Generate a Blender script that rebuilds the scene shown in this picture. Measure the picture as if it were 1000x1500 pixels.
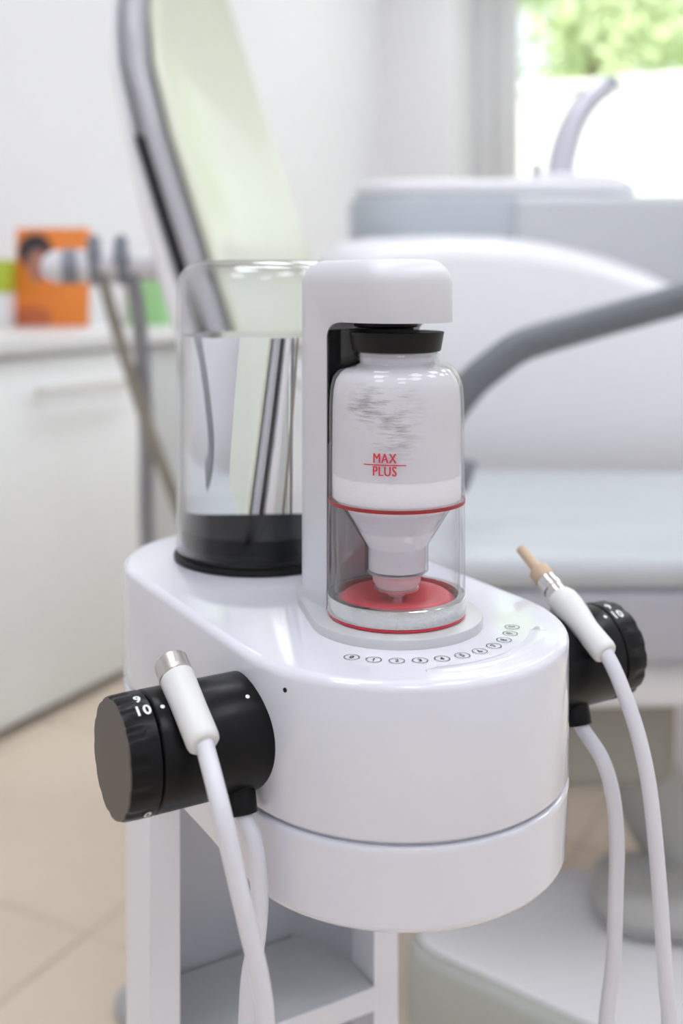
import bpy, bmesh, math, random
from mathutils import Vector, Matrix
random.seed(7)
PI = math.pi
S = bpy.context.scene
COL = S.collection
for o in list(bpy.data.objects): bpy.data.objects.remove(o)

# ------------------------------------------------------------------ camera
F, HY, EYE = 1600.0, 414.65, 1.0          # focal length px, horizon row, lens height (1000x1500 frame)
cd = bpy.data.cameras.new('camera'); cam = bpy.data.objects.new('camera', cd); COL.objects.link(cam)
cam.location = (0, 0, EYE); cam.rotation_euler = (PI/2, 0, 0)
cd.sensor_width = 36; cd.lens = 36*F/1500; cd.shift_y = -(750-HY)/1500
cd.clip_start = .02; cd.clip_end = 200
cd.dof.use_dof = True; cd.dof.focus_distance = .515; cd.dof.aperture_fstop = 4.8
S.camera = cam
# ------------------------------------------------------------------ light
S.view_settings.view_transform = 'Standard'; S.view_settings.look = 'None'
S.view_settings.exposure = 0.08; S.view_settings.gamma = 1
S.view_settings.use_curve_mapping = False
PANEL = 9.0                               # radiance of the ceiling panels
w = bpy.data.worlds.new('sky'); S.world = w; w.use_nodes = True
bg = w.node_tree.nodes['Background']; bg.inputs[0].default_value = (.86, .93, 1, 1); bg.inputs[1].default_value = 1.5
sd = bpy.data.lights.new('sun', 'SUN'); sd.energy = 6.0; sd.angle = .02; sd.color = (1, .97, .9)
sun = bpy.data.objects.new('sun', sd); COL.objects.link(sun)
RA = math.radians(27.4)                    # the room is turned against the camera
AX = Vector((math.sin(RA), math.cos(RA), 0)); BX = Vector((math.cos(RA), -math.sin(RA), 0))
sun.rotation_euler = (AX*.66 + Vector((0, 0, -.75)) + BX*.2).to_track_quat('-Z', 'Y').to_euler()
sun.location = (0, -2, 6)

def px(x, y, D):                           # pixel at a known distance -> point
    return Vector(((x-500)*D/F, D, EYE-(y-HY)*D/F))

# ------------------------------------------------------------------ materials
MATS = {}
def mat(name, col, rough=.5, metal=0, coat=0, bump=0, bscale=200, spec=.5, var=0, vscale=8, trans=0, ior=1.45, sub=0):
    if name in MATS: return MATS[name]
    m = bpy.data.materials.new(name); m.use_nodes = True; nt = m.node_tree; b = nt.nodes['Principled BSDF']
    b.inputs['Base Color'].default_value = (*col, 1); b.inputs['Roughness'].default_value = rough
    b.inputs['Metallic'].default_value = metal; b.inputs['Coat Weight'].default_value = coat; b.inputs['Coat Roughness'].default_value = .04
    b.inputs['Specular IOR Level'].default_value = spec
    if trans: b.inputs['Transmission Weight'].default_value = trans; b.inputs['IOR'].default_value = ior
    tc = nt.nodes.new('ShaderNodeTexCoord')
    nz = nt.nodes.new('ShaderNodeTexNoise'); nz.inputs['Scale'].default_value = vscale; nz.inputs['Detail'].default_value = 4
    nt.links.new(tc.outputs['Object'], nz.inputs['Vector'])
    v = var if var else .015
    mx = nt.nodes.new('ShaderNodeMix'); mx.data_type = 'RGBA'
    mx.inputs[6].default_value = (*[max(0, c*(1-v)) for c in col], 1); mx.inputs[7].default_value = (*[min(1, c*(1+v)) for c in col], 1)
    nt.links.new(nz.outputs['Fac'], mx.inputs[0]); nt.links.new(mx.outputs[2], b.inputs['Base Color'])
    if bump:
        n2 = nt.nodes.new('ShaderNodeTexNoise'); n2.inputs['Scale'].default_value = bscale; n2.inputs['Detail'].default_value = 3
        nt.links.new(tc.outputs['Object'], n2.inputs['Vector'])
        bp = nt.nodes.new('ShaderNodeBump'); bp.inputs['Strength'].default_value = bump; bp.inputs['Distance'].default_value = .001
        nt.links.new(n2.outputs['Fac'], bp.inputs['Height']); nt.links.new(bp.outputs['Normal'], b.inputs['Normal'])
    MATS[name] = m; return m

def emit(name, col, s):
    m = bpy.data.materials.new(name); m.use_nodes = True; nt = m.node_tree
    e = nt.nodes.new('ShaderNodeEmission'); e.inputs[0].default_value = (*col, 1); e.inputs[1].default_value = s
    nt.links.new(e.outputs[0], nt.nodes['Material Output'].inputs[0]); MATS[name] = m; return m

def clear(name, tint=(.97, .97, .98), refl=.05, edge=.8, power=4.0, rough=.015):
    """thin clear plastic: transparent, with a Fresnel-like gloss that grows at grazing angles"""
    m = bpy.data.materials.new(name); m.use_nodes = True; nt = m.node_tree
    nt.nodes.remove(nt.nodes['Principled BSDF'])
    t = nt.nodes.new('ShaderNodeBsdfTransparent'); t.inputs[0].default_value = (*tint, 1)
    g = nt.nodes.new('ShaderNodeBsdfGlossy'); g.inputs['Roughness'].default_value = rough
    lw = nt.nodes.new('ShaderNodeLayerWeight'); lw.inputs['Blend'].default_value = .5
    p = nt.nodes.new('ShaderNodeMath'); p.operation = 'POWER'; p.inputs[1].default_value = power
    q = nt.nodes.new('ShaderNodeMath'); q.operation = 'MULTIPLY_ADD'; q.inputs[1].default_value = edge; q.inputs[2].default_value = refl
    mx = nt.nodes.new('ShaderNodeMixShader')
    nt.links.new(lw.outputs['Facing'], p.inputs[0]); nt.links.new(p.outputs[0], q.inputs[0]); nt.links.new(q.outputs[0], mx.inputs[0])
    nt.links.new(t.outputs[0], mx.inputs[1]); nt.links.new(g.outputs[0], mx.inputs[2])
    nt.links.new(mx.outputs[0], nt.nodes['Material Output'].inputs[0]); MATS[name] = m; return m

mat('wall_paint', (.80, .80, .815), .7, bump=.05, bscale=60)
mat('ceiling_paint', (.86, .86, .86), .8)
mat('tile', (.74, .63, .51), .45, var=.08, vscale=5, bump=.05, bscale=30)
mat('grout', (.55, .47, .39), .9)
mat('gloss_white', (.76, .77, .845), .10, coat=.6)
mat('satin_white', (.79, .80, .86), .35)
mat('cabinet_grey', (.60, .62, .61), .45)  # greyer colour of the second cabinet
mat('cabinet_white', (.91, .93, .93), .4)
mat('worktop', (.80, .80, .80), .3)
mat('arm_alu', (.69, .695, .735), .46, metal=.2, bump=.04, bscale=900)
mat('plate_alu', (.62, .63, .65), .40, metal=.3)
mat('black_plastic', (.003, .003, .004), .32, spec=.22, bump=.04, bscale=700)
mat('black_rubber', (.005, .005, .006), .42, spec=.25)
mat('plug_black', (.006, .007, .010), .8, spec=.03)
mat('black_gloss', (.006, .006, .008), .12)
mat('dial_cap', (.125, .108, .098), .42, metal=.5, bump=.05, bscale=500)
mat('print_white', (.85, .85, .88), .5)
mat('print_dark', (.03, .03, .035), .5)
mat('print_red', (.68, .03, .06), .45)
mat('steel', (.72, .71, .70), .2, metal=1)
mat('brushed_steel', (.62, .60, .58), .28, metal=1, bump=.15, bscale=400)
mat('band_silver', (.62, .62, .61), .14, metal=1, bump=.12, bscale=260)
mat('sleeve_white', (.76, .76, .75), .4)
mat('hose_white', (.74, .745, .81), .32)
mat('tan_tip', (.62, .46, .32), .5)
mat('red_seal', (.62, .02, .05), .25)
mat('red_line', (.34, .02, .02), .35)
mat('red_disc', (.72, .05, .07), .3)
mat('powder', (.93, .92, .95), .9, bump=.3, bscale=400)
mat('funnel_white', (.84, .81, .86), .35)
mat('cart_grey', (.58, .60, .65), .45)
mat('shelf_grey', (.62, .64, .67), .3)
mat('caster_grey', (.42, .43, .45), .4)
mat('chair_white', (.80, .80, .83), .3)
mat('seat_grey', (.50, .53, .56), .42)
mat('seat_side', (.42, .42, .47), .5)
mat('back_pad', (.67, .70, .57), .30, coat=.35)  # green reflection of the foliage outside, put into the pad's base colour
mat('back_side', (.45, .45, .49), .25, coat=.3)
mat('dark_gap', (.03, .03, .035), .6)
mat('arm_grey', (.15, .165, .19), .35)
mat('unit_white', (.80, .80, .835), .28)
mat('unit_panel', (.50, .55, .60), .3)
mat('unit_grey', (.55, .57, .61), .35)
mat('taupe', (.30, .29, .25), .6)
mat('lift_grey', (.42, .42, .41), .5)
mat('base_side', (.44, .46, .43), .5)
mat('faucet_grey', (.62, .62, .70), .25, metal=.4)
mat('frame_grey', (.66, .66, .66), .5)
mat('hose_brown', (.33, .30, .25), .5)
mat('hose_grey', (.30, .30, .32), .5)
mat('ring_grey', (.26, .28, .33), .5)
mat('leaf', (.64, .73, .44), .6, var=.3, vscale=2)
mat('bark', (.2, .15, .1), .9)
mat('outdoor_white', (.85, .84, .80), .9)
mat('lawn', (.25, .35, .1), .9, var=.2, vscale=3)
mat('green_box', (.36, .66, .30), .5)
mat('yellow_green', (.45, .55, .05), .5)
mat('paper_white', (.80, .80, .82), .6)
clear('bottle_clear', tint=(.985, .983, .99), refl=.035, edge=.55, power=3.0)
clear('tank_clear', tint=(.98, .982, .988), refl=.015, edge=.8, power=2.2)
clear('pane', tint=(.97, .98, .97), refl=.03, edge=.8, power=5)
emit('panel_light', (.92, .945, 1), PANEL)
m = mat('water', (1, 1, 1), 0.0, trans=1, ior=1.333, var=1e-6)

def powder_film():
    m = bpy.data.materials.new('powder_film'); m.use_nodes = True; nt = m.node_tree; N = nt.nodes; L = nt.links
    N.remove(N['Principled BSDF'])
    tc = N.new('ShaderNodeTexCoord'); mp = N.new('ShaderNodeMapping'); mp.inputs['Scale'].default_value = (110, 110, 850)
    nz = N.new('ShaderNodeTexNoise'); nz.inputs['Scale'].default_value = 1.0; nz.inputs['Detail'].default_value = 6; nz.inputs['Roughness'].default_value = .65
    L.new(tc.outputs['Object'], mp.inputs['Vector']); L.new(mp.outputs[0], nz.inputs['Vector'])
    n2 = N.new('ShaderNodeTexNoise'); n2.inputs['Scale'].default_value = 45; n2.inputs['Detail'].default_value = 2
    L.new(tc.outputs['Object'], n2.inputs['Vector'])
    ad = N.new('ShaderNodeMath'); ad.operation = 'ADD'; L.new(nz.outputs['Fac'], ad.inputs[0]); L.new(n2.outputs['Fac'], ad.inputs[1])
    r = N.new('ShaderNodeMapRange'); r.inputs['From Min'].default_value = .70; r.inputs['From Max'].default_value = 1.0
    r.inputs['To Min'].default_value = .30; r.inputs['To Max'].default_value = .92
    L.new(ad.outputs[0], r.inputs['Value'])
    vd = N.new('ShaderNodeVectorMath'); vd.operation = 'DISTANCE'; vd.inputs[1].default_value = (-.024, -.021, .099); L.new(tc.outputs['Object'], vd.inputs[0])
    mk = N.new('ShaderNodeMapRange'); mk.inputs['From Min'].default_value = .012; mk.inputs['From Max'].default_value = .026; L.new(vd.outputs['Value'], mk.inputs['Value'])
    full = N.new('ShaderNodeMix'); full.data_type = 'FLOAT'; full.inputs[3].default_value = .86; L.new(mk.outputs[0], full.inputs[0]); L.new(r.outputs[0], full.inputs[2])
    t = N.new('ShaderNodeBsdfTransparent'); t.inputs[0].default_value = (1, 1, 1, 1)
    d = N.new('ShaderNodeBsdfDiffuse'); d.inputs[0].default_value = (.93, .92, .95, 1)
    tr = N.new('ShaderNodeBsdfTranslucent'); tr.inputs[0].default_value = (.93, .92, .95, 1)
    a = N.new('ShaderNodeMixShader'); a.inputs[0].default_value = .15; L.new(d.outputs[0], a.inputs[1]); L.new(tr.outputs[0], a.inputs[2])
    mx = N.new('ShaderNodeMixShader'); L.new(full.outputs[0], mx.inputs[0]); L.new(t.outputs[0], mx.inputs[1]); L.new(a.outputs[0], mx.inputs[2])
    L.new(mx.outputs[0], N['Material Output'].inputs[0]); MATS['powder_film'] = m
powder_film()

# ------------------------------------------------------------------ mesh helpers
def smooth(me, ang=35):
    bm = bmesh.new(); bm.from_mesh(me)
    for f in bm.faces: f.smooth = True
    c = math.radians(ang)
    for e in bm.edges:
        if len(e.link_faces) == 2: e.smooth = e.calc_face_angle(0) < c
    bm.to_mesh(me); bm.free()
def obj(name, data, m, parent=None, ang=35, label=None):
    """data = (verts, faces) | bmesh | mesh  -> one mesh object"""
    if isinstance(data, bmesh.types.BMesh):
        me = bpy.data.meshes.new(name); bmesh.ops.recalc_face_normals(data, faces=data.faces); data.to_mesh(me); data.free()
    elif isinstance(data, tuple):
        bm = bmesh.new(); vs = [bm.verts.new(v) for v in data[0]]
        for f in data[1]:
            try: bm.faces.new([vs[i] for i in f])
            except ValueError: pass
        bmesh.ops.recalc_face_normals(bm, faces=bm.faces)
        me = bpy.data.meshes.new(name); bm.to_mesh(me); bm.free()
    else: me = data
    smooth(me, ang)
    o = bpy.data.objects.new(name, me); COL.objects.link(o)
    me.materials.clear(); me.materials.append(MATS[m])
    if parent: o.parent = parent
    if label: o['label'] = label
    return o
def tag(o, label, cat, group=None):
    o['label'] = label; o['category'] = cat
    if group: o['group'] = group
    return o
def thing(name, label, cat, loc=(0, 0, 0), rz=0, group=None):
    o = bpy.data.objects.new(name, None); COL.objects.link(o); o.empty_display_size = .05
    o.location = loc; o.rotation_euler = (0, 0, rz); return tag(o, label, cat, group)
def struct(o): o['kind'] = 'structure'; return o
def merge(*parts):
    V, Fc = [], []
    for v, f in parts:
        n = len(V); V += list(v); Fc += [[i+n for i in q] for q in f]
    return V, Fc
def loft(rings, cap0=True, cap1=True):
    n = len(rings[0]); V = [tuple(p) for r in rings for p in r]; Fc = []
    for k in range(len(rings)-1):
        for i in range(n):
            j = (i+1) % n; Fc.append([k*n+i, k*n+j, (k+1)*n+j, (k+1)*n+i])
    if cap0: Fc.append(list(range(n))[::-1])
    if cap1: Fc.append([(len(rings)-1)*n+i for i in range(n)])
    return V, Fc
def lathe(prof, n=64, c=(0, 0)):
    """prof: [(r,z)]; closed with caps where r>0 at the ends"""
    rings = [[(c[0]+r*math.cos(2*PI*i/n), c[1]+r*math.sin(2*PI*i/n), z) for i in range(n)] for r, z in prof]
    return loft(rings)
def lathe_closed(prof, n=64, c=(0, 0)):
    rings = [[(c[0]+r*math.cos(2*PI*i/n), c[1]+r*math.sin(2*PI*i/n), z) for i in range(n)] for r, z in prof]
    V, Fc = loft(rings, False, False); K = len(prof)
    for i in range(n):
        j = (i+1) % n; Fc.append([(K-1)*n+i, (K-1)*n+j, j, i])
    return V, Fc
def arc(cx, cy, r, a0, a1, n=8):
    return [(cx+r*math.cos(math.radians(a0+(a1-a0)*i/n)), cy+r*math.sin(math.radians(a0+(a1-a0)*i/n))) for i in range(n+1)]
def box(x0, x1, y0, y1, z0, z1, bev=0, seg=2):
    bm = bmesh.new(); bmesh.ops.create_cube(bm, size=1)
    for v in bm.verts: v.co = ((x0+x1)/2+v.co.x*(x1-x0), (y0+y1)/2+v.co.y*(y1-y0), (z0+z1)/2+v.co.z*(z1-z0))
    if bev: bmesh.ops.bevel(bm, geom=list(bm.edges), offset=bev, segments=seg, profile=.5, affect='EDGES')
    return bm
def catmull(P, n=10):
    P = [Vector(p) for p in P]; Q = [2*P[0]-P[1]]+P+[2*P[-1]-P[-2]]; out = []
    for k in range(1, len(Q)-2):
        for i in range(n):
            t = i/n; a, b, c, d = Q[k-1:k+3]
            out.append(.5*((2*b)+(c-a)*t+(2*a-5*b+4*c-d)*t*t+(3*b-a-3*c+d)*t**3))
    return out+[P[-1]]
def tube(P, r, n=14, ell=1.0):
    """r: number or list per point"""
    P = [Vector(p) for p in P]; rings = []; N = None
    for i, p in enumerate(P):
        t = (P[min(i+1, len(P)-1)]-P[max(i-1, 0)]).normalized()
        if N is None:
            N = t.cross(Vector((0, 0, 1)));
            if N.length < .1: N = t.cross(Vector((0, 1, 0)))
            N.normalize()
        else: N = (N-t*N.dot(t)).normalized()
        B = t.cross(N); rr = r[i] if isinstance(r, (list, tuple)) else r
        rings.append([p+N*(rr*math.cos(2*PI*k/n))+B*(rr*ell*math.sin(2*PI*k/n)) for k in range(n)])
    return loft(rings)
def rod(p0, d, prof, n=32):
    """solid of revolution about the axis p0 + s*d; prof [(s,r)]"""
    d = Vector(d).normalized(); p0 = Vector(p0)
    a = d.orthogonal().normalized(); b = d.cross(a)
    rings = [[p0+d*s+(a*math.cos(2*PI*i/n)+b*math.sin(2*PI*i/n))*r for i in range(n)] for s, r in prof]
    return loft(rings)
def hull2(c0, r0, c1, r1, n=28):
    """outline (x,y) of two circles on the y axis and their outer tangents; c0 < c1"""
    b = math.asin((r0-r1)/(c1-c0)) if c1 != c0 else 0
    P = []
    for i in range(n+1):
        a = -PI-b + (PI+2*b)*i/n; P.append((r0*math.cos(a), c0+r0*math.sin(a)))
    for i in range(n+1):
        a = b + (PI-2*b)*i/n; P.append((r1*math.cos(a), c1+r1*math.sin(a)))
    return P
def prism(out_fn, levels):
    """levels [(offset,z)]: out_fn(offset)-> outline"""
    return loft([[(x, y, z) for x, y in out_fn(o)] for o, z in levels])
def boolean(o, cutters, op='DIFFERENCE', bevel=0):
    mods = []
    for c in cutters:
        md = o.modifiers.new('b', 'BOOLEAN'); md.object = c; md.operation = op; md.solver = 'EXACT'
    if bevel:
        md = o.modifiers.new('v', 'BEVEL'); md.width = bevel; md.segments = 2; md.limit_method = 'ANGLE'; md.angle_limit = math.radians(40)
    bpy.context.view_layer.update()
    dg = bpy.context.evaluated_depsgraph_get(); me = bpy.data.meshes.new_from_object(o.evaluated_get(dg))
    o.modifiers.clear(); o.data = me
    for c in cutters: bpy.data.objects.remove(c)
    smooth(me, 35)
def text_mesh(s, size, sx=1.0, bold=0.0):
    cu = bpy.data.curves.new('t', 'FONT'); cu.body = s; cu.size = size; cu.align_x = 'CENTER'; cu.align_y = 'CENTER'; cu.resolution_u = 3; cu.offset = bold; cu.space_character = 1.12
    o = bpy.data.objects.new('t', cu); COL.objects.link(o); bpy.context.view_layer.update()
    me = bpy.data.meshes.new_from_object(o.evaluated_get(bpy.context.evaluated_depsgraph_get()))
    V = [(v.co.x*sx, v.co.y) for v in me.vertices]; Fc = [list(p.vertices) for p in me.polygons]
    bpy.data.objects.remove(o); bpy.data.curves.remove(cu); bpy.data.meshes.remove(me)
    return V, Fc

# ------------------------------------------------------------------ the room (a along the cabinets, b to the right)
def rloc(b, a, z=0): return AX*a+BX*b+Vector((0, 0, z))
def room(name, data, m, parent=None, loc=(0, 0, 0), **k):
    o = obj(name, data, m, parent, **k)
    if not parent: o.rotation_euler = (0, 0, -RA); o.location = rloc(*loc)
    return o
B0, B1, A0, A1, CZ = -2.35, 1.7, -1.6, 4.98, 2.95
floor = struct(room('floor', box(B0, B1, A0, A1+.6, -.1, -.004), 'grout'))
tile_me = bpy.data.meshes.new('tile'); tb = box(-.298, .298, -.298, .298, -.012, 0, .003, 1); tb.to_mesh(tile_me); tb.free(); tile_me.materials.append(MATS['tile'])
for i in range(-2, 5):
    for j in range(-4, 7):
        b, a = -1.12+.6*i+.3, 1.313+.6*j+.3
        if b-.3 < B0 or a-.3 < A0-.05 or b+.3 > B1+.05 or a+.3 > A1+.05: continue
        o = bpy.data.objects.new('tile', tile_me); COL.objects.link(o); o.parent = floor; o.location = (b, a, random.uniform(-.0008, 0))
struct(room('ceiling', box(B0-.3, B1+.3, A0-.3, A1+.7, CZ, CZ+.2), 'ceiling_paint'))
struct(room('wall_left', box(B0-.2, B0, A0-.2, A1+.45, 0, CZ), 'wall_paint'))
struct(room('wall_right', box(B1, B1+.2, A0-.2, A1+.45, 0, CZ), 'wall_paint'))
struct(room('wall_rear', box(B0, B1, A0-.2, A0, 0, CZ), 'wall_paint'))
WB0, WB1, WZ0, WZ1 = -1.978, 1.25, .85, 2.75
wp = []
for q in ((B0, WB0, 0, CZ), (WB1, B1, 0, CZ), (WB0, WB1, 0, WZ0), (WB0, WB1, WZ1, CZ)):
    me = bpy.data.meshes.new('x'); bm = box(q[0], q[1], A1, A1+.45, q[2], q[3]); V = [tuple(v.co) for v in bm.verts]; bm.verts.index_update(); wp.append((V, [[v.index for v in f.verts] for f in bm.faces])); bm.free()
struct(room('wall_back', merge(*wp), 'wall_paint'))
# window: frame, sashes, panes
win = struct(room('window_1', box(WB0, WB1, A1+.33, A1+.40, WZ0, WZ0+.07, .004), 'frame_grey'))
room('frame_head', box(WB0, WB1, A1+.33, A1+.40, WZ1-.07, WZ1, .004), 'frame_grey', win)
FB = -1.76
room('frame_jamb', box(WB0, WB0+.10, A1+.33, A1+.41, WZ0, WZ1, .006), 'frame_grey', win)
room('frame_jamb', box(WB1-.1, WB1, A1+.33, A1+.41, WZ0, WZ1, .006), 'frame_grey', win)
muls = [FB, -.70, .25, WB1-.1]
for k in range(3):
    l, r = muls[k], muls[k+1]
    s = room('sash', merge(*[(lambda bm: ([tuple(v.co) for v in bm.verts], [[v.index for v in f.verts] for f in bm.faces]))(box(*q)) for q in
        ((l-.115 if k == 0 else l-.04, l, A1+.345, A1+.39, WZ0+.07, WZ1-.07, .004), (r-.04, r, A1+.345, A1+.39, WZ0+.07, WZ1-.07, .004),
         (l, r-.04, A1+.345, A1+.39, WZ0+.07, WZ0+.13, .004), (l, r-.04, A1+.345, A1+.39, WZ1-.13, WZ1-.07, .004))]), 'frame_grey', win)
    room('pane', box(l, r-.04, A1+.365, A1+.37, WZ0+.13, WZ1-.13), 'pane', s)
room('window_sill', box(WB0, WB1, A1-.04, A1+.33, WZ0-.03, WZ0, .004), 'satin_white', win)
pl = bpy.data.lights.new('window_portal', 'AREA'); pl.shape = 'RECTANGLE'; pl.size = WB1-WB0; pl.size_y = WZ1-WZ0; pl.cycles.is_portal = True
po = bpy.data.objects.new('window_portal', pl); COL.objects.link(po); po.location = rloc((WB0+WB1)/2, A1+.47, (WZ0+WZ1)/2)
po.rotation_euler = (-AX).to_track_quat('-Z', 'Z').to_euler()
# outdoors
struct(room('lawn', box(-8, 12, A1+.6, 22, -.3, -.1), 'lawn'))
gw = thing('garden_wall', 'sunlit white garden wall outside the window', 'wall', rloc(2, 8, -.1), -RA)
obj('wall_block', box(-7, 8, 0, .25, 0, 2.54), 'outdoor_white', gw)
obj('coping', box(-7.02, 8.02, -.04, .29, 2.54, 2.6, .01), 'outdoor_white', gw)
def tree(b, a, h, r, label):
    t = thing('garden_tree', label, 'tree', rloc(b, a, -.1), -RA, 'trees beyond the garden wall')
    obj('trunk', tube(catmull([(0, 0, 0), (.08, .02, h*.3), (-.05, .05, h*.6), (.02, 0, h*.85)], 5), [.13-.004*i for i in range(16)], 8), 'bark', t)
    V, Fc = [], []
    cl = [(random.gauss(0, r*.45), random.gauss(0, r*.35), h*.72+random.gauss(0, h*.16), random.uniform(.35, .8)) for _ in range(26)]
    for cx, cy, cz, cr in cl:
        for _ in range(70):
            d = Vector((random.gauss(0, 1), random.gauss(0, 1), random.gauss(0, 1))).normalized()
            p = Vector((cx, cy, cz))+d*cr*random.uniform(.6, 1); u = d.orthogonal().normalized(); v = d.cross(u)
            u = u*math.cos(3*cx)+v*math.sin(5*cy); s = random.uniform(.08, .15); q = v*.5+d*random.uniform(-.5, .5); n = len(V)
            V += [tuple(p-u*s), tuple(p-q*s), tuple(p+u*s), tuple(p+q*s)]; Fc.append([n, n+1, n+2, n+3])
    o = obj('foliage', (V, Fc), 'leaf', t); o['kind'] = 'stuff'
tree(-2.8, 11.0, 4.9, 1.5, 'leafy tree just beyond the white garden wall, behind the spout')
tree(-4.0, 16.5, 7.0, 2.0, 'taller pale tree standing farther back in the garden')
# ceiling light panels
ROWS = [(-.9, 'nearest the rear wall'), (.4, 'above the polishing unit'), (1.7, 'above the dental chair'), (3.0, 'beyond the dental chair'), (4.25, 'nearest the window')]
for k, (a, row) in enumerate(ROWS):
    for b in ((-.75, .85), (-.75, .85), (-.8, .85), (-.9, .7), (-1.4, .5))[k]:
        t = thing('ceiling_light', 'square white ceiling light panel %s on the %s side' % (row, 'cabinet' if b < 0 else 'open'), 'ceiling light', rloc(b, a, CZ), -RA, 'square ceiling light panels')
        obj('panel_frame', lathe_closed([(.46, -.03), (.46, 0), (.43, 0), (.43, -.03)], 4), 'satin_white', t).rotation_euler = (0, 0, PI/4)
        obj('diffuser', box(-.3, .3, -.3, .3, -.02, -.012), 'panel_light', t)

# ------------------------------------------------------------------ cabinets on the left wall
CB = -1.747
def cabinet(a0, a1, label, m='cabinet_white'):
    t = thing('base_cabinet', label, 'cabinet', rloc(CB, a0, 0), -RA, 'white base cabinets')
    L = a1-a0
    obj('carcass', box(-.58, -.022, .002, L-.002, .06, .838), m, t)
    obj('toe_kick', box(-.56, -.05, .002, L-.002, 0, .06), 'frame_grey', t)
    d = obj('door', box(-.02, 0, .003, L-.003, .03, .832, .002), m, t)
    return t, d
t, d = cabinet(1.05, 2.25, 'white cabinet with a long bar handle on its door')
hb0, hb1 = (2.442*(-.2875*AX.x+AX.y)-1.05, 2.75*(-.197*AX.x+AX.y)-1.05)
obj('handle', tube([(.002, hb0+.02, .757), (.03, hb0+.02, .757), (.03, hb0+.02, .757), (.034, hb0, .757), (.034, hb1, .757), (.03, hb1-.02, .757), (.002, hb1-.02, .757)][3:5], .008, 10), 'brushed_steel', d)
for y in (hb0+.03, hb1-.03): obj('handle_post', tube([(-.002, y, .757), (.032, y, .757)], .005, 8), 'brushed_steel', d)
t2, d2 = cabinet(2.262, 3.0, 'pale grey cabinet behind the hanging hoses, under the worktop end', 'cabinet_grey')
wt = room('worktop', box(-.6, .02, 0, 2.0, 0, .04, .003), 'worktop'); wt.location = rloc(CB, 1.0, .842); tag(wt, 'white worktop running along the wall over the cabinets', 'worktop')
TOP = .882
def on_counter(b, a): return rloc(b, a, TOP)
# orange pack with a printed portrait
def print_mat():
    m = bpy.data.materials.new('orange_print'); m.use_nodes = True; nt = m.node_tree; N = nt.nodes; L = nt.links; b = N['Principled BSDF']; b.inputs['Roughness'].default_value = .45
    tc = N.new('ShaderNodeTexCoord')
    def blob(cx, cz, rx, rz, soft=.12):
        mp = N.new('ShaderNodeMapping'); mp.inputs['Location'].default_value = (-cx/rx, 0, -cz/rz); mp.inputs['Scale'].default_value = (1/rx, 0, 1/rz)
        L.new(tc.outputs['Object'], mp.inputs[0]); ln = N.new('ShaderNodeVectorMath'); ln.operation = 'LENGTH'; L.new(mp.outputs[0], ln.inputs[0])
        r = N.new('ShaderNodeMapRange'); r.inputs['From Min'].default_value = 1; r.inputs['From Max'].default_value = 1-soft; L.new(ln.outputs['Value'], r.inputs[0]); return r.outputs[0]
    nz = N.new('ShaderNodeTexNoise'); nz.inputs['Scale'].default_value = 12; L.new(tc.outputs['Object'], nz.inputs[0])
    cur = N.new('ShaderNodeMix'); cur.data_type = 'RGBA'; cur.inputs[6].default_value = (.80, .20, .025, 1); cur.inputs[7].default_value = (.90, .30, .05, 1); L.new(nz.outputs['Fac'], cur.inputs[0]); c = cur.outputs[2]
    for cx, cz, rx, rz, col in ((-.045, .205, .052, .052, (.03, .025, .035)), (-.035, .165, .034, .048, (.45, .20, .16)), (-.05, .02, .06, .035, (.60, .16, .06))):
        x = N.new('ShaderNodeMix'); x.data_type = 'RGBA'; L.new(blob(cx, cz, rx, rz), x.inputs[0]); L.new(c, x.inputs[6]); x.inputs[7].default_value = (*col, 1); c = x.outputs[2]
    L.new(c, b.inputs['Base Color']); MATS['orange_print'] = m
print_mat()
p0 = px(76, 478, 3.0)
ob = tag(obj('leaflet_holder', box(-.1, .1, -.02, .02, 0, .268, .002), 'orange_print'), 'orange printed pack with a portrait standing on the worktop', 'box')
ob.location = (p0.x, p0.y, TOP); ob.rotation_euler = (math.radians(-3), 0, math.radians(-6))
def pack(name, x, w, h, m, D, label, z=TOP, rz=.3, d=.06):
    p = px(x, 470, D); o = tag(obj(name, box(-w/2, w/2, -d/2, d/2, 0, h, .003), m), label, 'box'); o.location = (p.x, p.y, z); o.rotation_euler = (0, 0, rz); return o
t = thing('dispenser_box', 'bright green and white box on the worktop behind the hoses', 'box', (px(222, 470, 3.1).x, 3.1, TOP), -.2)
obj('carton', box(-.055, .055, -.05, .05, 0, .14, .003), 'green_box', t); obj('label_panel', box(-.075, -.056, -.045, .045, 0, .13, .002), 'paper_white', t)
t = thing('dispenser_box', 'white carton with a yellow green lid at the left picture edge', 'box', (px(-8, 470, 2.95).x, 2.95, TOP), .0)
obj('carton', box(-.06, .045, -.05, .05, 0, .09, .003), 'paper_white', t); obj('lid', box(-.06, .045, -.05, .05, .091, .18, .003), 'yellow_green', t)

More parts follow.
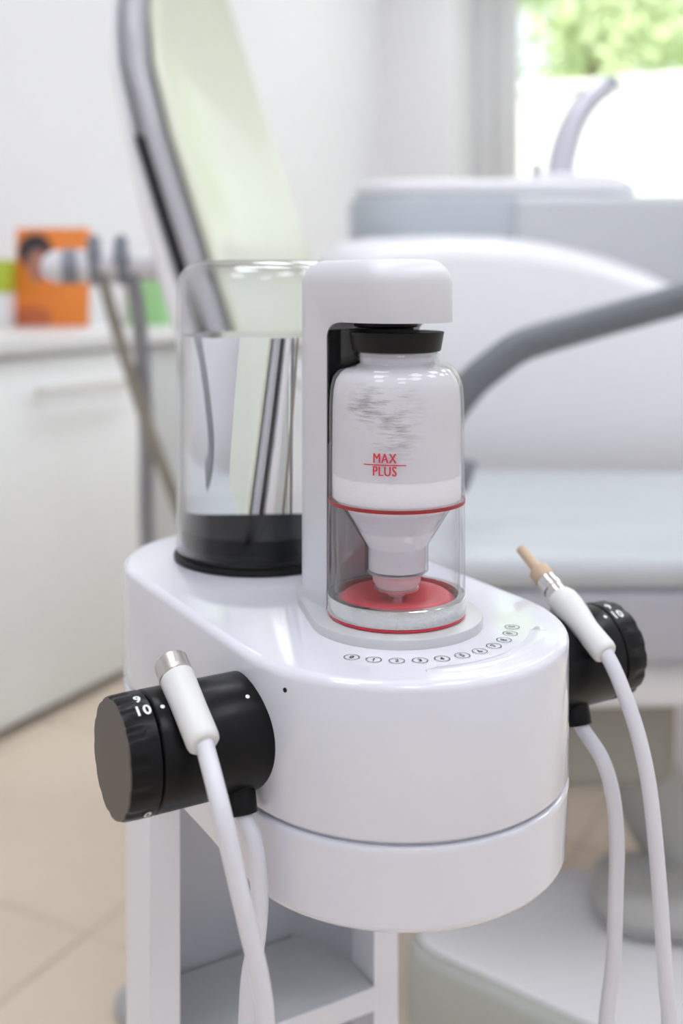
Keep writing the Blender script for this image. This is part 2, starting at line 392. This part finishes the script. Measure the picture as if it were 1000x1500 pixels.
# ------------------------------------------------------------------ the polishing unit
UZ = lambda d: EYE-d                        # depth below the lens -> height
C1 = Vector((.0277, .55)); TH = math.radians(29.8); LC, R = .1564, .0851
unit = thing('polishing_unit', 'white dental air polishing unit with two black side dials on a cart stand', 'dental unit', (C1.x, C1.y, 0), TH)
UM = Matrix.Translation((C1.x, C1.y, 0)) @ Matrix.Rotation(TH, 4, 'Z')
UI = UM.inverted()
stad = lambda o: hull2(0, R+o, LC, R+o, 40)
zt, zs, zb = UZ(.1705), UZ(.2402), UZ(.2800)
fl = .0045
lv = [(-.003, zs+.0012), (-.0012, zs+.0012), (-.0004, zs+.002)]
lv += [(0, zs+.003), (0, zt-fl)]+[(-fl+fl*math.cos(a), zt-fl+fl*math.sin(a)) for a in [PI/2*i/7 for i in range(1, 8)]]
obj('upper_housing', prism(stad, lv), 'gloss_white', unit)
lv = [(-.0075, zb)]+[(-.0015-.006+.006*math.sin(a), zb+.005-.005*math.cos(a)) for a in [PI/2*i/6 for i in range(1, 7)]]
lv += [(-.0002, zs-.004), (0, zs-.0025), (-.0004, zs-.0012), (-.0014, zs-.0006), (-.003, zs-.0006)]
obj('lower_housing', prism(stad, lv), 'gloss_white', unit)
obj('housing_core', prism(stad, [(-.003, zs-.002), (-.003, zs+.002)]), 'cart_grey', unit)
# platform plate
zp = UZ(.1657)
plate = lambda o: hull2(0, .0432+o, .043, .0305+o, 28)
obj('platform_plate', prism(plate, [(0, zt-.0005), (0, zp-.0008), (-.0003, zp-.0002), (-.0008, zp)]), 'plate_alu', unit)
# touch ring groove: slim raised arc on the lid
def arc_strip(r0, r1, a0, a1, z0, h, n=60):
    rings = []
    for i in range(n+1):
        a = math.radians(a0+(a1-a0)*i/n); k = min(1, min(i, n-i)/4.0); m_ = (r0+r1)/2; ra, rb = m_-(m_-r0)*(.4+.6*k), m_+(r1-m_)*(.4+.6*k)
        rings.append([(r*math.sin(a), -r*math.cos(a), z) for r, z in ((ra, z0-.0003), (ra+.0012, z0+h), (rb-.0012, z0+h), (rb, z0-.0003))])
    return loft(rings)
obj('touch_ring', arc_strip(.0655, .0755, -22, 53.5, zt, .00035), 'gloss_white', unit)
# numerals
for i in range(11):
    a = math.radians(-53.5+10.47*i); c = Vector((.0575*math.sin(a), -.0575*math.cos(a))); ux = Vector((math.cos(a), math.sin(a))); uy = Vector((-math.sin(a), math.cos(a)))
    V, Fc = text_mesh(str(i), .0046, .9 if i < 10 else .66, .00009)
    V3 = [(*(c+ux*x+uy*y), zt+.0003) for x, y in V]
    n = 32; ring = []
    rv = [(*(c+ux*r*math.cos(2*PI*k/n)+uy*r*math.sin(2*PI*k/n)), zt+.0003) for r in (.00328, .00368) for k in range(n)]
    rf = [[k, (k+1) % n, n+(k+1) % n, n+k] for k in range(n)]
    obj('scale_numeral', merge((V3, Fc), (rv, rf)), 'print_dark', unit)
# clamp arm
zh0, zh1 = UZ(.0195), UZ(-.0118)
armo = lambda o: hull2(0, .0280+o, .0420, .0280+o, 32)
fr = .0125
lv = [(0, zp-.0004), (0, zh1-fr)]+[(-fr+fr*math.cos(a), zh1-fr+fr*math.sin(a)) for a in [PI/2*i/10 for i in range(1, 11)]]
arm = obj('clamp_arm', prism(armo, lv), 'arm_alu', unit)
arm.parent = None
cut = lambda o: [(x, y) for x, y in hull2(-.12, .0356+o, 0, .0356+o, 40)]
cf = .008
lv = [(0, zp-.02), (0, zh0-cf)]+[(-cf+cf*math.cos(a), zh0-cf+cf*math.sin(a)) for a in [PI/2*i/8 for i in range(1, 9)]]
cutter = obj('cutter', prism(cut, lv), 'arm_alu')
boolean(arm, [cutter], bevel=.0009); arm.parent = unit
# black lining of the recess
def shell_sector(r0, r1, a0, a1, z0, z1, n=24):
    rings = []
    for i in range(n+1):
        a = math.radians(a0+(a1-a0)*i/n); rings.append([(r*math.cos(a), r*math.sin(a), z) for r, z in ((r0, z0), (r1, z0), (r1, z1), (r0, z1))])
    return loft(rings)
obj('recess_lining', shell_sector(.0347, .0355, 42, 138, UZ(.082), zh0-.003), 'black_gloss', arm)
obj('clamp_pad', lathe([(.0165, zh0+.001), (.0165, zh0-.0022), (.015, zh0-.003)], 40, (0, .010)), 'black_rubber', arm)
# dials
def dial(s, so, groove_o):
    """s=-1 left, +1 right; frame: o outward, f forward, z up"""
    zc = UZ(.2077); rk = .0263
    def P(o, f, z): return Vector((s*(R+o), -f, zc+z))
    def turn(prof, nn=72, fn=None):
        rings = []
        for o, r in prof:
            ring = []
            for i in range(nn):
                th = 2*PI*i/nn; rr = r*(fn(th, o) if fn else 1); ring.append(P(o, rr*math.cos(th), rr*math.sin(th)))
            rings.append(ring)
        return loft(rings)
    h = obj('dial_holder', turn([(-.012, rk), (.0466, rk), (.0474, rk-.0008), (.0474, rk-.004)]), 'black_plastic', unit)
    h.parent = None
    # cradle groove for the hose sleeve
    ph = math.radians(60); fwd = Vector((0, -1, 0)); up = Vector((0, 0, 1))
    cen = P(groove_o, 0, 0)+(fwd*math.cos(ph)+up*math.sin(ph))*.0278; dr = -fwd*math.sin(ph)+up*math.cos(ph)
    c = obj('cutter', rod(cen, dr, [(-.06, .0082), (.06, .0082)], 40), 'black_plastic')
    boolean(h, [c], bevel=.0006); h.parent = unit; h.data.materials.clear(); h.data.materials.append(MATS['black_plastic'])
    def flute(th, o):
        if o < .054: return 1
        x = (th/(2*PI)*13) % 1; d = abs(x-.5); return 1-.028*max(0, 1-(d/.22)**2)
    obj('dial_ring', turn([(.0465, rk-.003), (.0478, rk-.003), (.0480, rk-.0006), (.0486, rk), (.0535, rk), (.0545, rk), (.0605, rk*.99), (.0618, rk*.975), (.0618, rk*.8)], 208, flute), 'black_plastic', h)
    obj('dial_cap', turn([(.0612, rk*.965), (.0622, rk*.965), (.0625, rk*.955)], 208, flute), 'dial_cap', h, label='dark taupe metal end cap')
    def wrap(V, o0, th0, r):
        out = []
        for x, y in V:
            th = math.radians(th0)+y/r; out.append(P(o0+s*x, r*math.cos(th), r*math.sin(th)))
        return out
    for tx, th0, sz in (('9', 78, .0066), ('10', 62, .0072), ('0', -46, .0066)):
        V, Fc = text_mesh(tx, sz, 1.0, .0002)
        obj('dial_numeral', (wrap(V, .0526, th0, rk+.00025), Fc), 'print_white', h)
    nn = 16
    for o0, th0 in ((.0436, 62), (.0045, 54)):
        V = [(.0010*math.cos(2*PI*i/nn), .0010*math.sin(2*PI*i/nn)) for i in range(nn)]
        obj('marker_dot', (wrap(V, o0, th0, rk+.0003), [list(range(nn))]), 'print_white', h)
    # socket where the hose leaves the holder
    a = P(so, .0095, -.0135); dv = (fwd*.40-up).normalized()
    obj('hose_socket', rod(a, dv, [(0, .0078), (.004, .0075), (.0165, .0066), (.0180, .0066), (.0185, .0062)], 32), 'black_plastic', h)
    return cen, dr, a, dv
LEFT = dial(-1, .007, .0330); RIGHT = dial(1, .022, .024)
a = math.radians(-68)
obj('sensor_dot', rod((R*math.sin(a)*.999, -R*math.cos(a)*.999, UZ(.180)), (math.sin(a), -math.cos(a), 0), [(-.001, .0011), (.0003, .0011)], 16), 'black_rubber', unit)
# cart stand
zc0 = .09
def u_shell(ro, ri, yf, n=40):
    P = [(-ro, yf)]
    P = [(ro, yf)]+[(ro*math.cos(t), LC+ro*math.sin(t)) for t in [PI*i/n for i in range(n+1)]]+[(-ro, yf)]
    Q = [(-ri, yf)]+[(ri*math.cos(t), LC+ri*math.sin(t)) for t in [PI-PI*i/n for i in range(n+1)]]+[(ri, yf)]
    return P+Q
def u_faces(z0, z1, ro, ri, yf, n=40):
    out = u_shell(ro, ri, yf, n); K = len(out); V = [(x, y, z0) for x, y in out]+[(x, y, z1) for x, y in out]
    Fc = [[i, (i+1) % K, K+(i+1) % K, K+i] for i in range(K)]; h = K//2
    for i in range(h-1):
        j = K-1-i; Fc.append([i, i+1, j-1, j]); Fc.append([K+i, K+j, K+j-1, K+i+1])
    return V, Fc
obj('stand_shell', u_faces(zc0, zb+.003, .0835, .0655, .1284), 'satin_white', unit)
obj('back_panel', box(-.047, .047, .203, .209, zc0, zb), 'cart_grey', unit)
def shelf_out(o):
    rr = .0648+o
    return [(rr, .1262)]+[(rr*math.cos(t), LC+rr*math.sin(t)) for t in [PI*i/30 for i in range(31)] if LC+rr*math.sin(t) < .2025]+[(-rr, .1262)]
def lining(z0, z1):
    V, Fc = [], []
    K = 40
    rings = [[(r*math.cos(t), LC+r*math.sin(t), z) for r, z in ((.0653, z0), (.0648, z0), (.0648, z1), (.0653, z1))] for t in [PI*i/K for i in range(K+1)]]
    return loft(rings)
obj('inner_lining', lining(zc0+.01, zb-.001), 'cart_grey', unit)
for zsft in (UZ(.446), UZ(.70)):
    sh = obj('shelf', prism(shelf_out, [(0, zsft-.012), (0, zsft)]), 'shelf_grey', unit)
    obj('shelf_lip', box(-.0648, .0648, .1245, .1262, zsft-.014, zsft+.001, .0006, 1), 'satin_white', sh)
obj('base_plate', prism(lambda o: hull2(.06, .10+o, LC+.05, .11+o, 24), [(0, zc0-.03), (0, zc0-.005), (-.004, zc0)]), 'satin_white', unit)
for x, y in ((-.07, .02), (.07, .02), (-.08, .24), (.08, .24)):
    k = obj('caster_fork', rod((x, y, zc0-.032), (0, 0, 1), [(-.02, .012), (.004, .012)], 16), 'caster_grey', unit)
    obj('caster_wheel', rod((x-.009, y+.008, .027), (1, 0, 0), [(0, .024), (.002, .027), (.016, .027), (.018, .024)], 24), 'black_rubber', k)

# ------------------------------------------------------------------ powder chamber bottle
bt = thing('powder_chamber', 'clear powder bottle with black lid clamped under the silver arm', 'bottle', (C1.x, C1.y, zp), TH)
def bz(d): return .1657-d                  # depth below lens -> local z
op = [(.0205, .034), (.0208, .0385), (.0225, .0396), (.0268, .0406), (.0300, .0429), (.0322, .0466), (.0333, .0520), (.0338, .0600), (.0340, .0900), (.0342, .1078)]
ip = [(.0329, .1078), (.0327, .0900), (.0325, .0610), (.0320, .0535), (.0309, .0484), (.0288, .0449), (.0260, .0428), (.0212, .0418), (.0187, .0400), (.0185, .034)]
obj('vessel', lathe_closed([(r, bz(d)) for r, d in op+ip], 96), 'bottle_clear', bt)
obj('neck_ring', lathe_closed([(.0212, bz(.0352)), (.0216, bz(.036)), (.0212, bz(.0368)), (.0206, bz(.036))], 64), 'bottle_clear', bt)
lid = obj('lid', lathe([(.0195, bz(.0345)), (.0219, bz(.0340)), (.0223, bz(.0335)), (.0238, bz(.0252)), (.0240, bz(.0246)), (.0236, bz(.0243)), (.021, bz(.0248)), (.019, bz(.0252))], 72), 'black_rubber', bt)
film = [(.0182, .0350), (.0183, .0403), (.0210, .0422), (.0257, .0432), (.0284, .0453), (.0305, .0487), (.0316, .0537), (.0321, .0611), (.0323, .09), (.0324, .0950)]
obj('powder_film', loft([[(r*math.cos(2*PI*i/72), r*math.sin(2*PI*i/72), bz(d)) for i in range(72)] for r, d in film], False, False), 'powder_film', bt, label='thin uneven coat of white powder on the inner wall')
obj('powder_fill', lathe([(.0142, bz(.1435)), (.0142, bz(.1325)), (.025, bz(.1135)), (.0322, bz(.1072)), (.0323, bz(.0960)), (.0318, bz(.0945)), (.012, bz(.0925)), (.002, bz(.092))], 72), 'powder', bt)
obj('seal_line', lathe_closed([(.0335, bz(.1078)), (.03445, bz(.1078)), (.03445, bz(.1094)), (.0335, bz(.1094))], 96), 'red_line', bt, label='thin dark red seal ring')
obj('lower_chamber', lathe_closed([(.0342, bz(.1094)), (.0344, bz(.12)), (.0345, bz(.1552)), (.0318, bz(.1552)), (.0316, bz(.1110)), (.0312, bz(.1094))], 96), 'bottle_clear', bt)
obj('funnel', lathe_closed([(.0290, bz(.1096)), (.0282, bz(.1112)), (.0165, bz(.1300)), (.0160, bz(.1312)), (.0160, bz(.1440)), (.0152, bz(.1446)), (.0146, bz(.1446)), (.0146, bz(.1318)), (.0150, bz(.1306)), (.0268, bz(.1112)), (.0270, bz(.1096))], 72), 'bottle_clear', bt)
nz = obj('nozzle', lathe([(.0040, bz(.1570)), (.0055, bz(.1545)), (.0098, bz(.1535)), (.0108, bz(.1512)), (.0118, bz(.1500)), (.0124, bz(.1470)), (.0132, bz(.1462)), (.0150, bz(.1448))], 56), 'funnel_white', bt)
obj('nozzle_collar', lathe_closed([(.0100, bz(.1540)), (.0112, bz(.1536)), (.0112, bz(.1524)), (.0106, bz(.1522))], 56), 'brushed_steel', nz)
obj('nozzle_pin', lathe([(.0026, bz(.1625)), (.0026, bz(.1568))], 24), 'steel', nz)
obj('base_disc', lathe([(.0300, bz(.1600)), (.0295, bz(.1585)), (.0262, bz(.1560)), (.0200, bz(.1560)), (.0140, bz(.1590))], 72), 'red_disc', bt, label='red disc inside the clear bottom chamber')
obj('base_band', lathe_closed([(.0345, bz(.1553)), (.0348, bz(.1556)), (.0348, bz(.1638)), (.0344, bz(.1641)), (.0310, bz(.1641)), (.0310, bz(.1553))], 96), 'band_silver', bt, label='polished silver band')
obj('base_gasket', lathe([(.0335, bz(.1657)), (.0345, bz(.1653)), (.0347, bz(.1648)), (.0345, bz(.1641)), (.031, bz(.1641))], 96), 'red_seal', bt, label='red gasket ring')
def wrap_bottle(V, ang, zc, r):
    return [(r*math.sin(ang+x/r), -r*math.cos(ang+x/r), zc+y) for x, y in V]
ang = math.radians(-12.5)-TH
def label_row(dy): return bz(dy)
V, Fc = text_mesh('MAX', .0066, .76, 0); V2 = [(x, y) for x, y in V]
zm = .0334
BOLD = (-.00016, 0, .00016)
parts = [(wrap_bottle([(x+o_, y) for x, y in V2], ang, bz(.0832), .0343), Fc) for o_ in BOLD]
V, Fc = text_mesh('PLUS', .0066, .76, 0); parts += [(wrap_bottle([(x+o_, y) for x, y in V], ang, bz(.0893), .0345), Fc) for o_ in BOLD]
N_ = 14; lx = [(-.0104+.0208*i/N_) for i in range(N_+1)]
lv_ = [(x, y) for y in (-.00028, .00028) for x in lx]; parts.append((wrap_bottle(lv_, ang, bz(.0862), .0344), [[i, i+1, N_+2+i, N_+1+i] for i in range(N_)]))
obj('level_mark', merge(*parts), 'print_red', bt, label='red level mark reading MAX PLUS')

# ------------------------------------------------------------------ water tank
c2 = UM @ Vector((0, LC, zt))
tk = thing('water_tank', 'clear round water tank with black base behind the silver arm', 'tank', tuple(c2), TH)
def tz(d): return .1705-d
ro = [(.0530, .1640), (.0530, .010)]+[(.0530-.017+.017*math.cos(t), .0035-.0175*math.sin(t)) for t in [PI/2*i/9 for i in range(0, 10)]]+[(.0, -.0142)]
ri = [(0.0, -.0114)]+[(.0502-.0145+.0145*math.cos(t), .0035-.0148*math.sin(t)) for t in [PI/2*(9-i)/9 for i in range(0, 10)]]+[(.0502, .010), (.0502, .1640)]
obj('tank_wall', lathe_closed([(max(r, .0004), tz(d)) for r, d in ro+ri], 96), 'tank_clear', tk)
obj('water', lathe([(.0500, tz(.1511)), (.0500, tz(.0323))], 96), 'water', tk)
obj('plug', lathe([(.0490, tz(.1640)), (.0490, tz(.1610)), (.0498, tz(.1600)), (.0498, tz(.1510)), (.0488, tz(.1500))], 80), 'plug_black', tk)
obj('base_flange', lathe([(.0525, 0), (.0545, tz(.1700)), (.0548, tz(.1685)), (.0542, tz(.1668)), (.0520, tz(.1662)), (.0520, tz(.1652)), (.0505, tz(.1640))], 80), 'black_rubber', tk)

# ------------------------------------------------------------------ hoses
def hose(side, cen, dr, sock, sdv, pts, label, tip):
    W = lambda v: UM @ v
    base = W(cen); d = (UM.to_3x3() @ dr).normalized(); so = W(sock); sv = (UM.to_3x3() @ sdv).normalized()
    t = thing('handpiece_hose', label, 'hose', (base.x, base.y, base.z), 0, 'handpiece hoses')
    L = lambda p: Vector(p)-base
    if not tip:
        s = obj('sleeve', rod((0, 0, 0), d, [(-.0235, .0042), (-.0232, .0060), (-.0222, .0070), (-.0205, .0073), (-.005, .0074), (.0135, .0078)], 40), 'sleeve_white', t)
        obj('metal_ring', rod((0, 0, 0), d, [(.0137, .0076), (.0140, .0079), (.0222, .0079), (.0226, .0076), (.0226, .0066), (.0180, .0062)], 48), 'brushed_steel', s, label='brushed metal ring')
    else:
        s = obj('sleeve', rod((0, 0, 0), d, [(-.0235, .0042), (-.0232, .0058), (-.0222, .0067), (-.0205, .0070), (-.006, .0068), (.004, .0082), (.011, .0088), (.016, .0085), (.0195, .0070), (.0202, .0060)], 40), 'sleeve_white', t)
        k = obj('coupling', rod((0, 0, 0), d, [(.019, .0056), (.0245, .0056), (.0250, .0062), (.0275, .0062), (.028, .0056), (.0325, .0056), (.033, .0050)], 40), 'steel', s, label='shiny metal coupling')
        n = obj('nozzle', rod((0, 0, 0), d, [(.0325, .0058), (.0335, .0062), (.0395, .0060), (.0402, .0054), (.0405, .0032), (.0580, .0029), (.0584, .0024)], 32), 'tan_tip', t, label='tan nozzle tip')
    a0 = base-d*.0232; s_end = so+sv*.0180
    P = [base-d*.015, a0]+pts(a0, s_end)+[s_end, so+sv*.006]
    obj('tube', tube([L(p) for p in catmull(P, 10)], .0040, 18), 'hose_white', t)
def lp(a, b):
    return [px(324, 1187, .447), px(347, 1289, .445), px(365, 1365, .446), px(380, 1431, .448), px(389, 1500, .451), px(394, 1620, .458), px(385, 1740, .466), px(366, 1740, .474), px(358, 1620, .478), px(362, 1500, .480), px(366, 1431, .481), px(375, 1380, .482), px(380, 1319, .483), px(377, 1268, .483), px(370, 1227, .4835)]
def rp(a, b):
    return [px(908, 1001, .570), px(934, 1076, .567), px(952, 1164, .566), px(965, 1296, .566), px(974, 1428, .567), px(980, 1520, .569), px(972, 1700, .572), px(925, 1770, .574), px(885, 1700, .575), px(886, 1520, .576), px(898, 1406, .577), px(902, 1296, .578), px(903, 1230, .578), px(897, 1164, .579), px(881, 1111, .5785)]
hose('l', *LEFT, lp, 'white hose with brushed metal ended sleeve resting on the near left dial', False)
hose('r', *RIGHT, rp, 'white hose with tan nozzle tip resting on the far right dial', True)

# ------------------------------------------------------------------ dental chair
ch = thing('dental_chair', 'white dental chair with painted green reflection on its backrest behind the polishing unit', 'dental chair', (.35, 1.66, 0), 0)
CO = Vector((.35, 1.66, 0))
def chair(name, data, m, parent=ch, **k):
    """data in world coordinates -> local to the chair"""
    if isinstance(data, bmesh.types.BMesh):
        for v in data.verts: v.co -= CO
    else: data = ([tuple(Vector(v)-CO) for v in data[0]], data[1])
    return obj(name, data, m, parent, **k)
th = math.radians(15); FD = Vector((math.cos(th), -math.sin(th), 0)); GD = Vector((math.sin(th), math.cos(th), 0))
def interp(tab, x):
    for (a, b), (c, d) in zip(tab, tab[1:]):
        if x <= c: return b+(d-b)*max(0, (x-a)/(c-a))
    return tab[-1][1]
WT = [(.60, .20), (.75, .225), (1.027, .23), (1.2, .225), (1.3, .212), (1.38, .185), (1.44, .150), (1.49, .105), (1.53, .05), (1.57, .01)]
def back_sec(z, f0, f1, grow, bow, n=24, e=.028):
    """rounded section between depths f0..f1 along the facing direction"""
    wd = interp(WT, z)+grow+.006; C = Vector((-.107, 1.672, z))+FD*(-.35*(z-1.027)+.45*max(0, z-1.2)**2); pts = []
    mid, hf = (f0+f1)/2, (f1-f0)/2
    for i in range(n*2):
        t = 2*PI*i/(2*n); c, s = math.cos(t), math.sin(t); ex = .28
        g = wd*math.copysign(abs(c)**.35, c); f = mid+hf*math.copysign(abs(s)**.55, s)-bow*(1-(g/max(wd, .01))**2)
        pts.append(C+GD*g+FD*f)
    return pts
zz = [.62, .7, .8, .9, 1.0, 1.1, 1.2, 1.3, 1.38, 1.44, 1.49, 1.53, 1.555, 1.565]
bk = chair('backrest_shell', loft([back_sec(z, interp([(.6, -.12), (1.03, -.092), (1.2, -.074), (1.39, -.064), (1.58, -.060)], z), -.053, .012, 0) for z in zz]), 'chair_white')
chair('backrest_gap', loft([back_sec(z, -.0540, -.0490, .010, 0) for z in zz if z < 1.21]), 'dark_gap', bk)
chair('backrest_frame', loft([back_sec(z, -.0505 if z < 1.21 else -.0535, -.012, .008, 0) for z in zz]), 'back_side', bk)
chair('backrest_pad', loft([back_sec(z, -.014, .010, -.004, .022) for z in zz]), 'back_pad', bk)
chair('headrest', box(-.36, -.24, 1.60, 1.80, 1.60, 1.80, .04, 4), 'seat_side', bk)
chair('headrest_bar', tube([(-.295, 1.71, 1.50), (-.30, 1.70, 1.66)], .016, 10), 'brushed_steel', bk)
def slab(outline, z0, z1, e, seg=4):
    """rounded slab from an outline in plan"""
    bm = bmesh.new(); vs = [bm.verts.new((x, y, z0)) for x, y in outline]; f = bm.faces.new(vs)
    r = bmesh.ops.extrude_face_region(bm, geom=[f]); bmesh.ops.translate(bm, vec=(0, 0, z1-z0), verts=[v for v in r['geom'] if isinstance(v, bmesh.types.BMVert)])
    bmesh.ops.recalc_face_normals(bm, faces=bm.faces)
    bmesh.ops.bevel(bm, geom=[x for x in bm.edges if abs(x.verts[0].co.z-x.verts[1].co.z) < 1e-6], offset=e, segments=seg, profile=.5, affect='EDGES')
    return bm
def round_poly(P, r=.08, n=6):
    out = []; K = len(P)
    for i in range(K):
        a, b, c = Vector(P[i-1]), Vector(P[i]), Vector(P[(i+1) % K]); u = (a-b).normalized(); v = (c-b).normalized(); rr = min(r, (a-b).length*.45, (c-b).length*.45)
        p, q = b+u*rr, b+v*rr
        for k in range(n+1):
            t = k/n; x = p*(1-t)**2+b*2*t*(1-t)+q*t*t; out.append((x.x, x.y))
    return out
seat_o = round_poly([(-.05, 1.34), (.3, 1.33), (1.25, 1.36), (1.25, 1.90), (.3, 1.98), (-.02, 1.96)], .09)
chair('seat_pad', slab(seat_o, .622, .665, .02), 'seat_grey')
so_ = round_poly([(-.05, 1.345), (.3, 1.335), (1.25, 1.365), (1.25, 1.90), (.3, 1.98), (-.02, 1.96)], .09)
chair('seat_tray', slab(so_, .531, .6225, .012), 'seat_side')
chair('seat_shell', slab(round_poly([(0, 1.37), (1.2, 1.40), (1.2, 1.87), (0, 1.93)], .1), .455, .528, .03), 'chair_white')
chair('lift_cover', slab(round_poly([(.08, 1.46), (.46, 1.46), (.46, 1.78), (.08, 1.78)], .06), .315, .456, .03), 'taupe')
chair('lift_arm', tube([(.40, 1.62, .36), (.47, 1.60, .22), (.53, 1.57, .12)], .055, 16), 'lift_grey')
chair('base_mound', slab(round_poly([(.34, 1.44), (.60, 1.40), (.60, 1.56), (.36, 1.60)], .06), .125, .185, .03), 'lift_grey')
base_o = round_poly([(.06, 1.47), (.335, 1.66), (.60, 1.56), (.62, 1.15), (.33, 1.24)], .07)
chair('base_plate', slab(base_o, .0, .12, .016), 'base_side')
chair('base_cover', slab(round_poly([(.075, 1.47), (.335, 1.645), (.59, 1.545), (.605, 1.17), (.335, 1.258)], .07), .1195, .127, .003), 'chair_white')
# armrest
ap = [px(1080, 408, 1.46), px(1000, 437, 1.46), px(900, 465, 1.46), px(800, 494, 1.46), px(758, 510, 1.46), px(725, 533, 1.46), px(690, 563, 1.46), px(655, 610, 1.46), px(640, 650, 1.46), px(655, 685, 1.45), px(690, 700, 1.44)]
chair('armrest', tube(catmull(ap, 8), .0175, 18, 1.25), 'arm_grey')

# ------------------------------------------------------------------ cuspidor unit
cu = thing('spittoon_unit', 'white and grey spittoon unit with tall spout in front of the window', 'dental unit', (.55, 2.4, 0), 0)
CU = Vector((.55, 2.4, 0))
def cusp(name, data, m, parent=cu, **k):
    if isinstance(data, bmesh.types.BMesh):
        for v in data.verts: v.co -= CU
    else: data = ([tuple(Vector(v)-CU) for v in data[0]], data[1])
    return obj(name, data, m, parent, **k)
DU = 2.3
X = lambda x, D=DU: (x-500)*D/F
Z = lambda y, D=DU: EYE-(y-HY)*D/F
cusp('pedestal', slab(round_poly([(.15, 2.2), (.95, 2.2), (.95, 2.6), (.15, 2.6)], .12), 0, .62, .02), 'unit_white')
def band(z0, z1, g, e): return slab(round_poly([(X(508)-g, 2.22-g), (X(1100), 2.22-g), (X(1100), 2.62), (X(508)-g, 2.62)], .15, 8), z0, z1, e)
cusp('upper_body', band(.60, Z(352), .0, .01), 'unit_white')
cusp('panel_band', band(Z(352), Z(291), -.004, .008), 'unit_panel')
cusp('panel_wing', slab(round_poly([(X(742), 2.205), (X(1100), 2.16), (X(1100), 2.30), (X(742), 2.30)], .03), Z(420), Z(292), .02), 'unit_grey')
cusp('top_rim', slab(round_poly([(X(518), 2.24), (X(905), 2.24), (X(935), 2.30), (X(935), 2.60), (X(518), 2.60)], .12, 8), Z(291), Z(266), .014), 'unit_white')
def hood():
    """front shell: outline in x,z pushed out towards the room with a big rounded edge"""
    P = [(470, 380), (490, 358), (540, 350), (640, 347), (720, 349), (790, 358), (860, 375), (920, 396), (970, 420), (1030, 455), (1090, 500), (1120, 560), (1120, 760), (460, 760)]
    c = Vector((X(780), Z(640)))
    rings = []
    for k in range(9):
        a = PI/2*k/8; sc = 1-.13*(1-math.cos(a)); D = 2.225-.12*math.sin(a)
        rings.append([(c.x+(X(x)-c.x)*sc, D, c.y+(Z(y)-c.y)*sc) for x, y in P])
    rings.append([(c.x+(p[0]-c.x)*.5, 2.085, c.y+(p[2]-c.y)*.5) for p in rings[-1]])
    return loft(rings)
cusp('front_hood', hood(), 'unit_white')
bc = (X(838), 2.40)
cusp('basin', lathe_closed([(.10, Z(268)), (.128, Z(262)), (.133, Z(257)), (.133, Z(285)), (.10, Z(290))][::-1]+[], 48, bc) if False else lathe([(.12, Z(290)), (.133, Z(284)), (.136, Z(258)), (.132, Z(256)), (.122, Z(258)), (.09, Z(272)), (.02, Z(278))], 48, bc), 'unit_white')
sp = [px(820, 270, 2.36), px(823, 235, 2.36), px(834, 195, 2.36), px(850, 162, 2.36), px(868, 140, 2.36), px(882, 130, 2.36), px(893, 126, 2.36)]
spc = catmull(sp, 8)
spt = cusp('spout', tube(spc, [.033-.011*i/(len(spc)-1) for i in range(len(spc))], 16), 'faucet_grey')
cusp('spout_tip', tube([px(886, 124, 2.36), px(894, 123, 2.36), px(896, 131, 2.36)], 0.021, 14), 'ring_grey', spt)
cusp('tap_button', rod(px(786, 262, 2.38), (0, 0, 1), [(-.01, .012), (.02, .012), (.022, .009), (.035, .007), (.037, .004)], 16), 'ring_grey')

# ------------------------------------------------------------------ suction holder with hanging hoses
hl = thing('suction_holder', 'white horizontal suction handle with grey rings beside the backrest', 'suction holder', tuple(px(150, 390, 1.95)), 0)
HO = px(150, 390, 1.95)
def hold(name, data, m, parent=hl, **k): return obj(name, ([tuple(Vector(v)-HO) for v in data[0]], data[1]), m, parent, **k)
a, b = px(60, 391, 1.93), px(300, 387, 2.0); d = (b-a).normalized(); k = 1.95/F
hb = hold('handle_bar', rod(a, d, [(0, .006), (.004, .016), (.012, .024), (.022, .0285), (.05, .030), (.20, .029), (.30, .028)], 28), 'unit_white')
for x0, w_, r_ in ((88, 22, .0315), (128, 12, .036), (168, 12, .036)):
    hold('grip_ring', rod(a, d, [((x0-60)*k, r_-.003), ((x0-58)*k, r_), ((x0-60+w_)*k, r_), ((x0-58+w_)*k, r_-.003)], 28), 'ring_grey', hb)
for x0 in (137, 177):
    hold('lever', tube([px(x0, 385, 1.93), px(x0, 352, 1.93), px(x0-2, 345, 1.93)], [.014, .0125, .008], 12), 'ring_grey', hb)
hold('suction_hose', tube(catmull([px(150, 400, 1.94), px(156, 430, 1.94), px(182, 520, 1.95), px(215, 620, 1.96), px(258, 735, 1.97), px(300, 830, 1.98), px(350, 900, 1.98), px(400, 920, 1.99)], 8), .0115, 12), 'hose_brown', hl)
hold('suction_hose', tube(catmull([px(190, 400, 1.95), px(200, 440, 1.96), px(208, 520, 1.97), px(214, 640, 1.98), px(216, 790, 1.98), px(240, 900, 2.0), px(320, 950, 2.03), px(390, 940, 2.04)], 8), .0135, 12), 'hose_grey', hl)
# foot control on the floor at the lower left
fp = px(198, 1500, 1.46)
ft = thing('foot_control', 'small pale grey foot control on the floor beside the cart', 'foot control', (fp.x, 1.50, 0), .5)
obj('housing', lathe([(.034, 0), (.036, .006), (.034, .02), (.025, .030), (.01, .034)], 40), 'caster_grey', ft)
obj('pedal', slab(round_poly([(-.012, -.04), (.012, -.04), (.015, .0), (-.015, .0)], .008), .026, .038, .003), 'satin_white', ft)
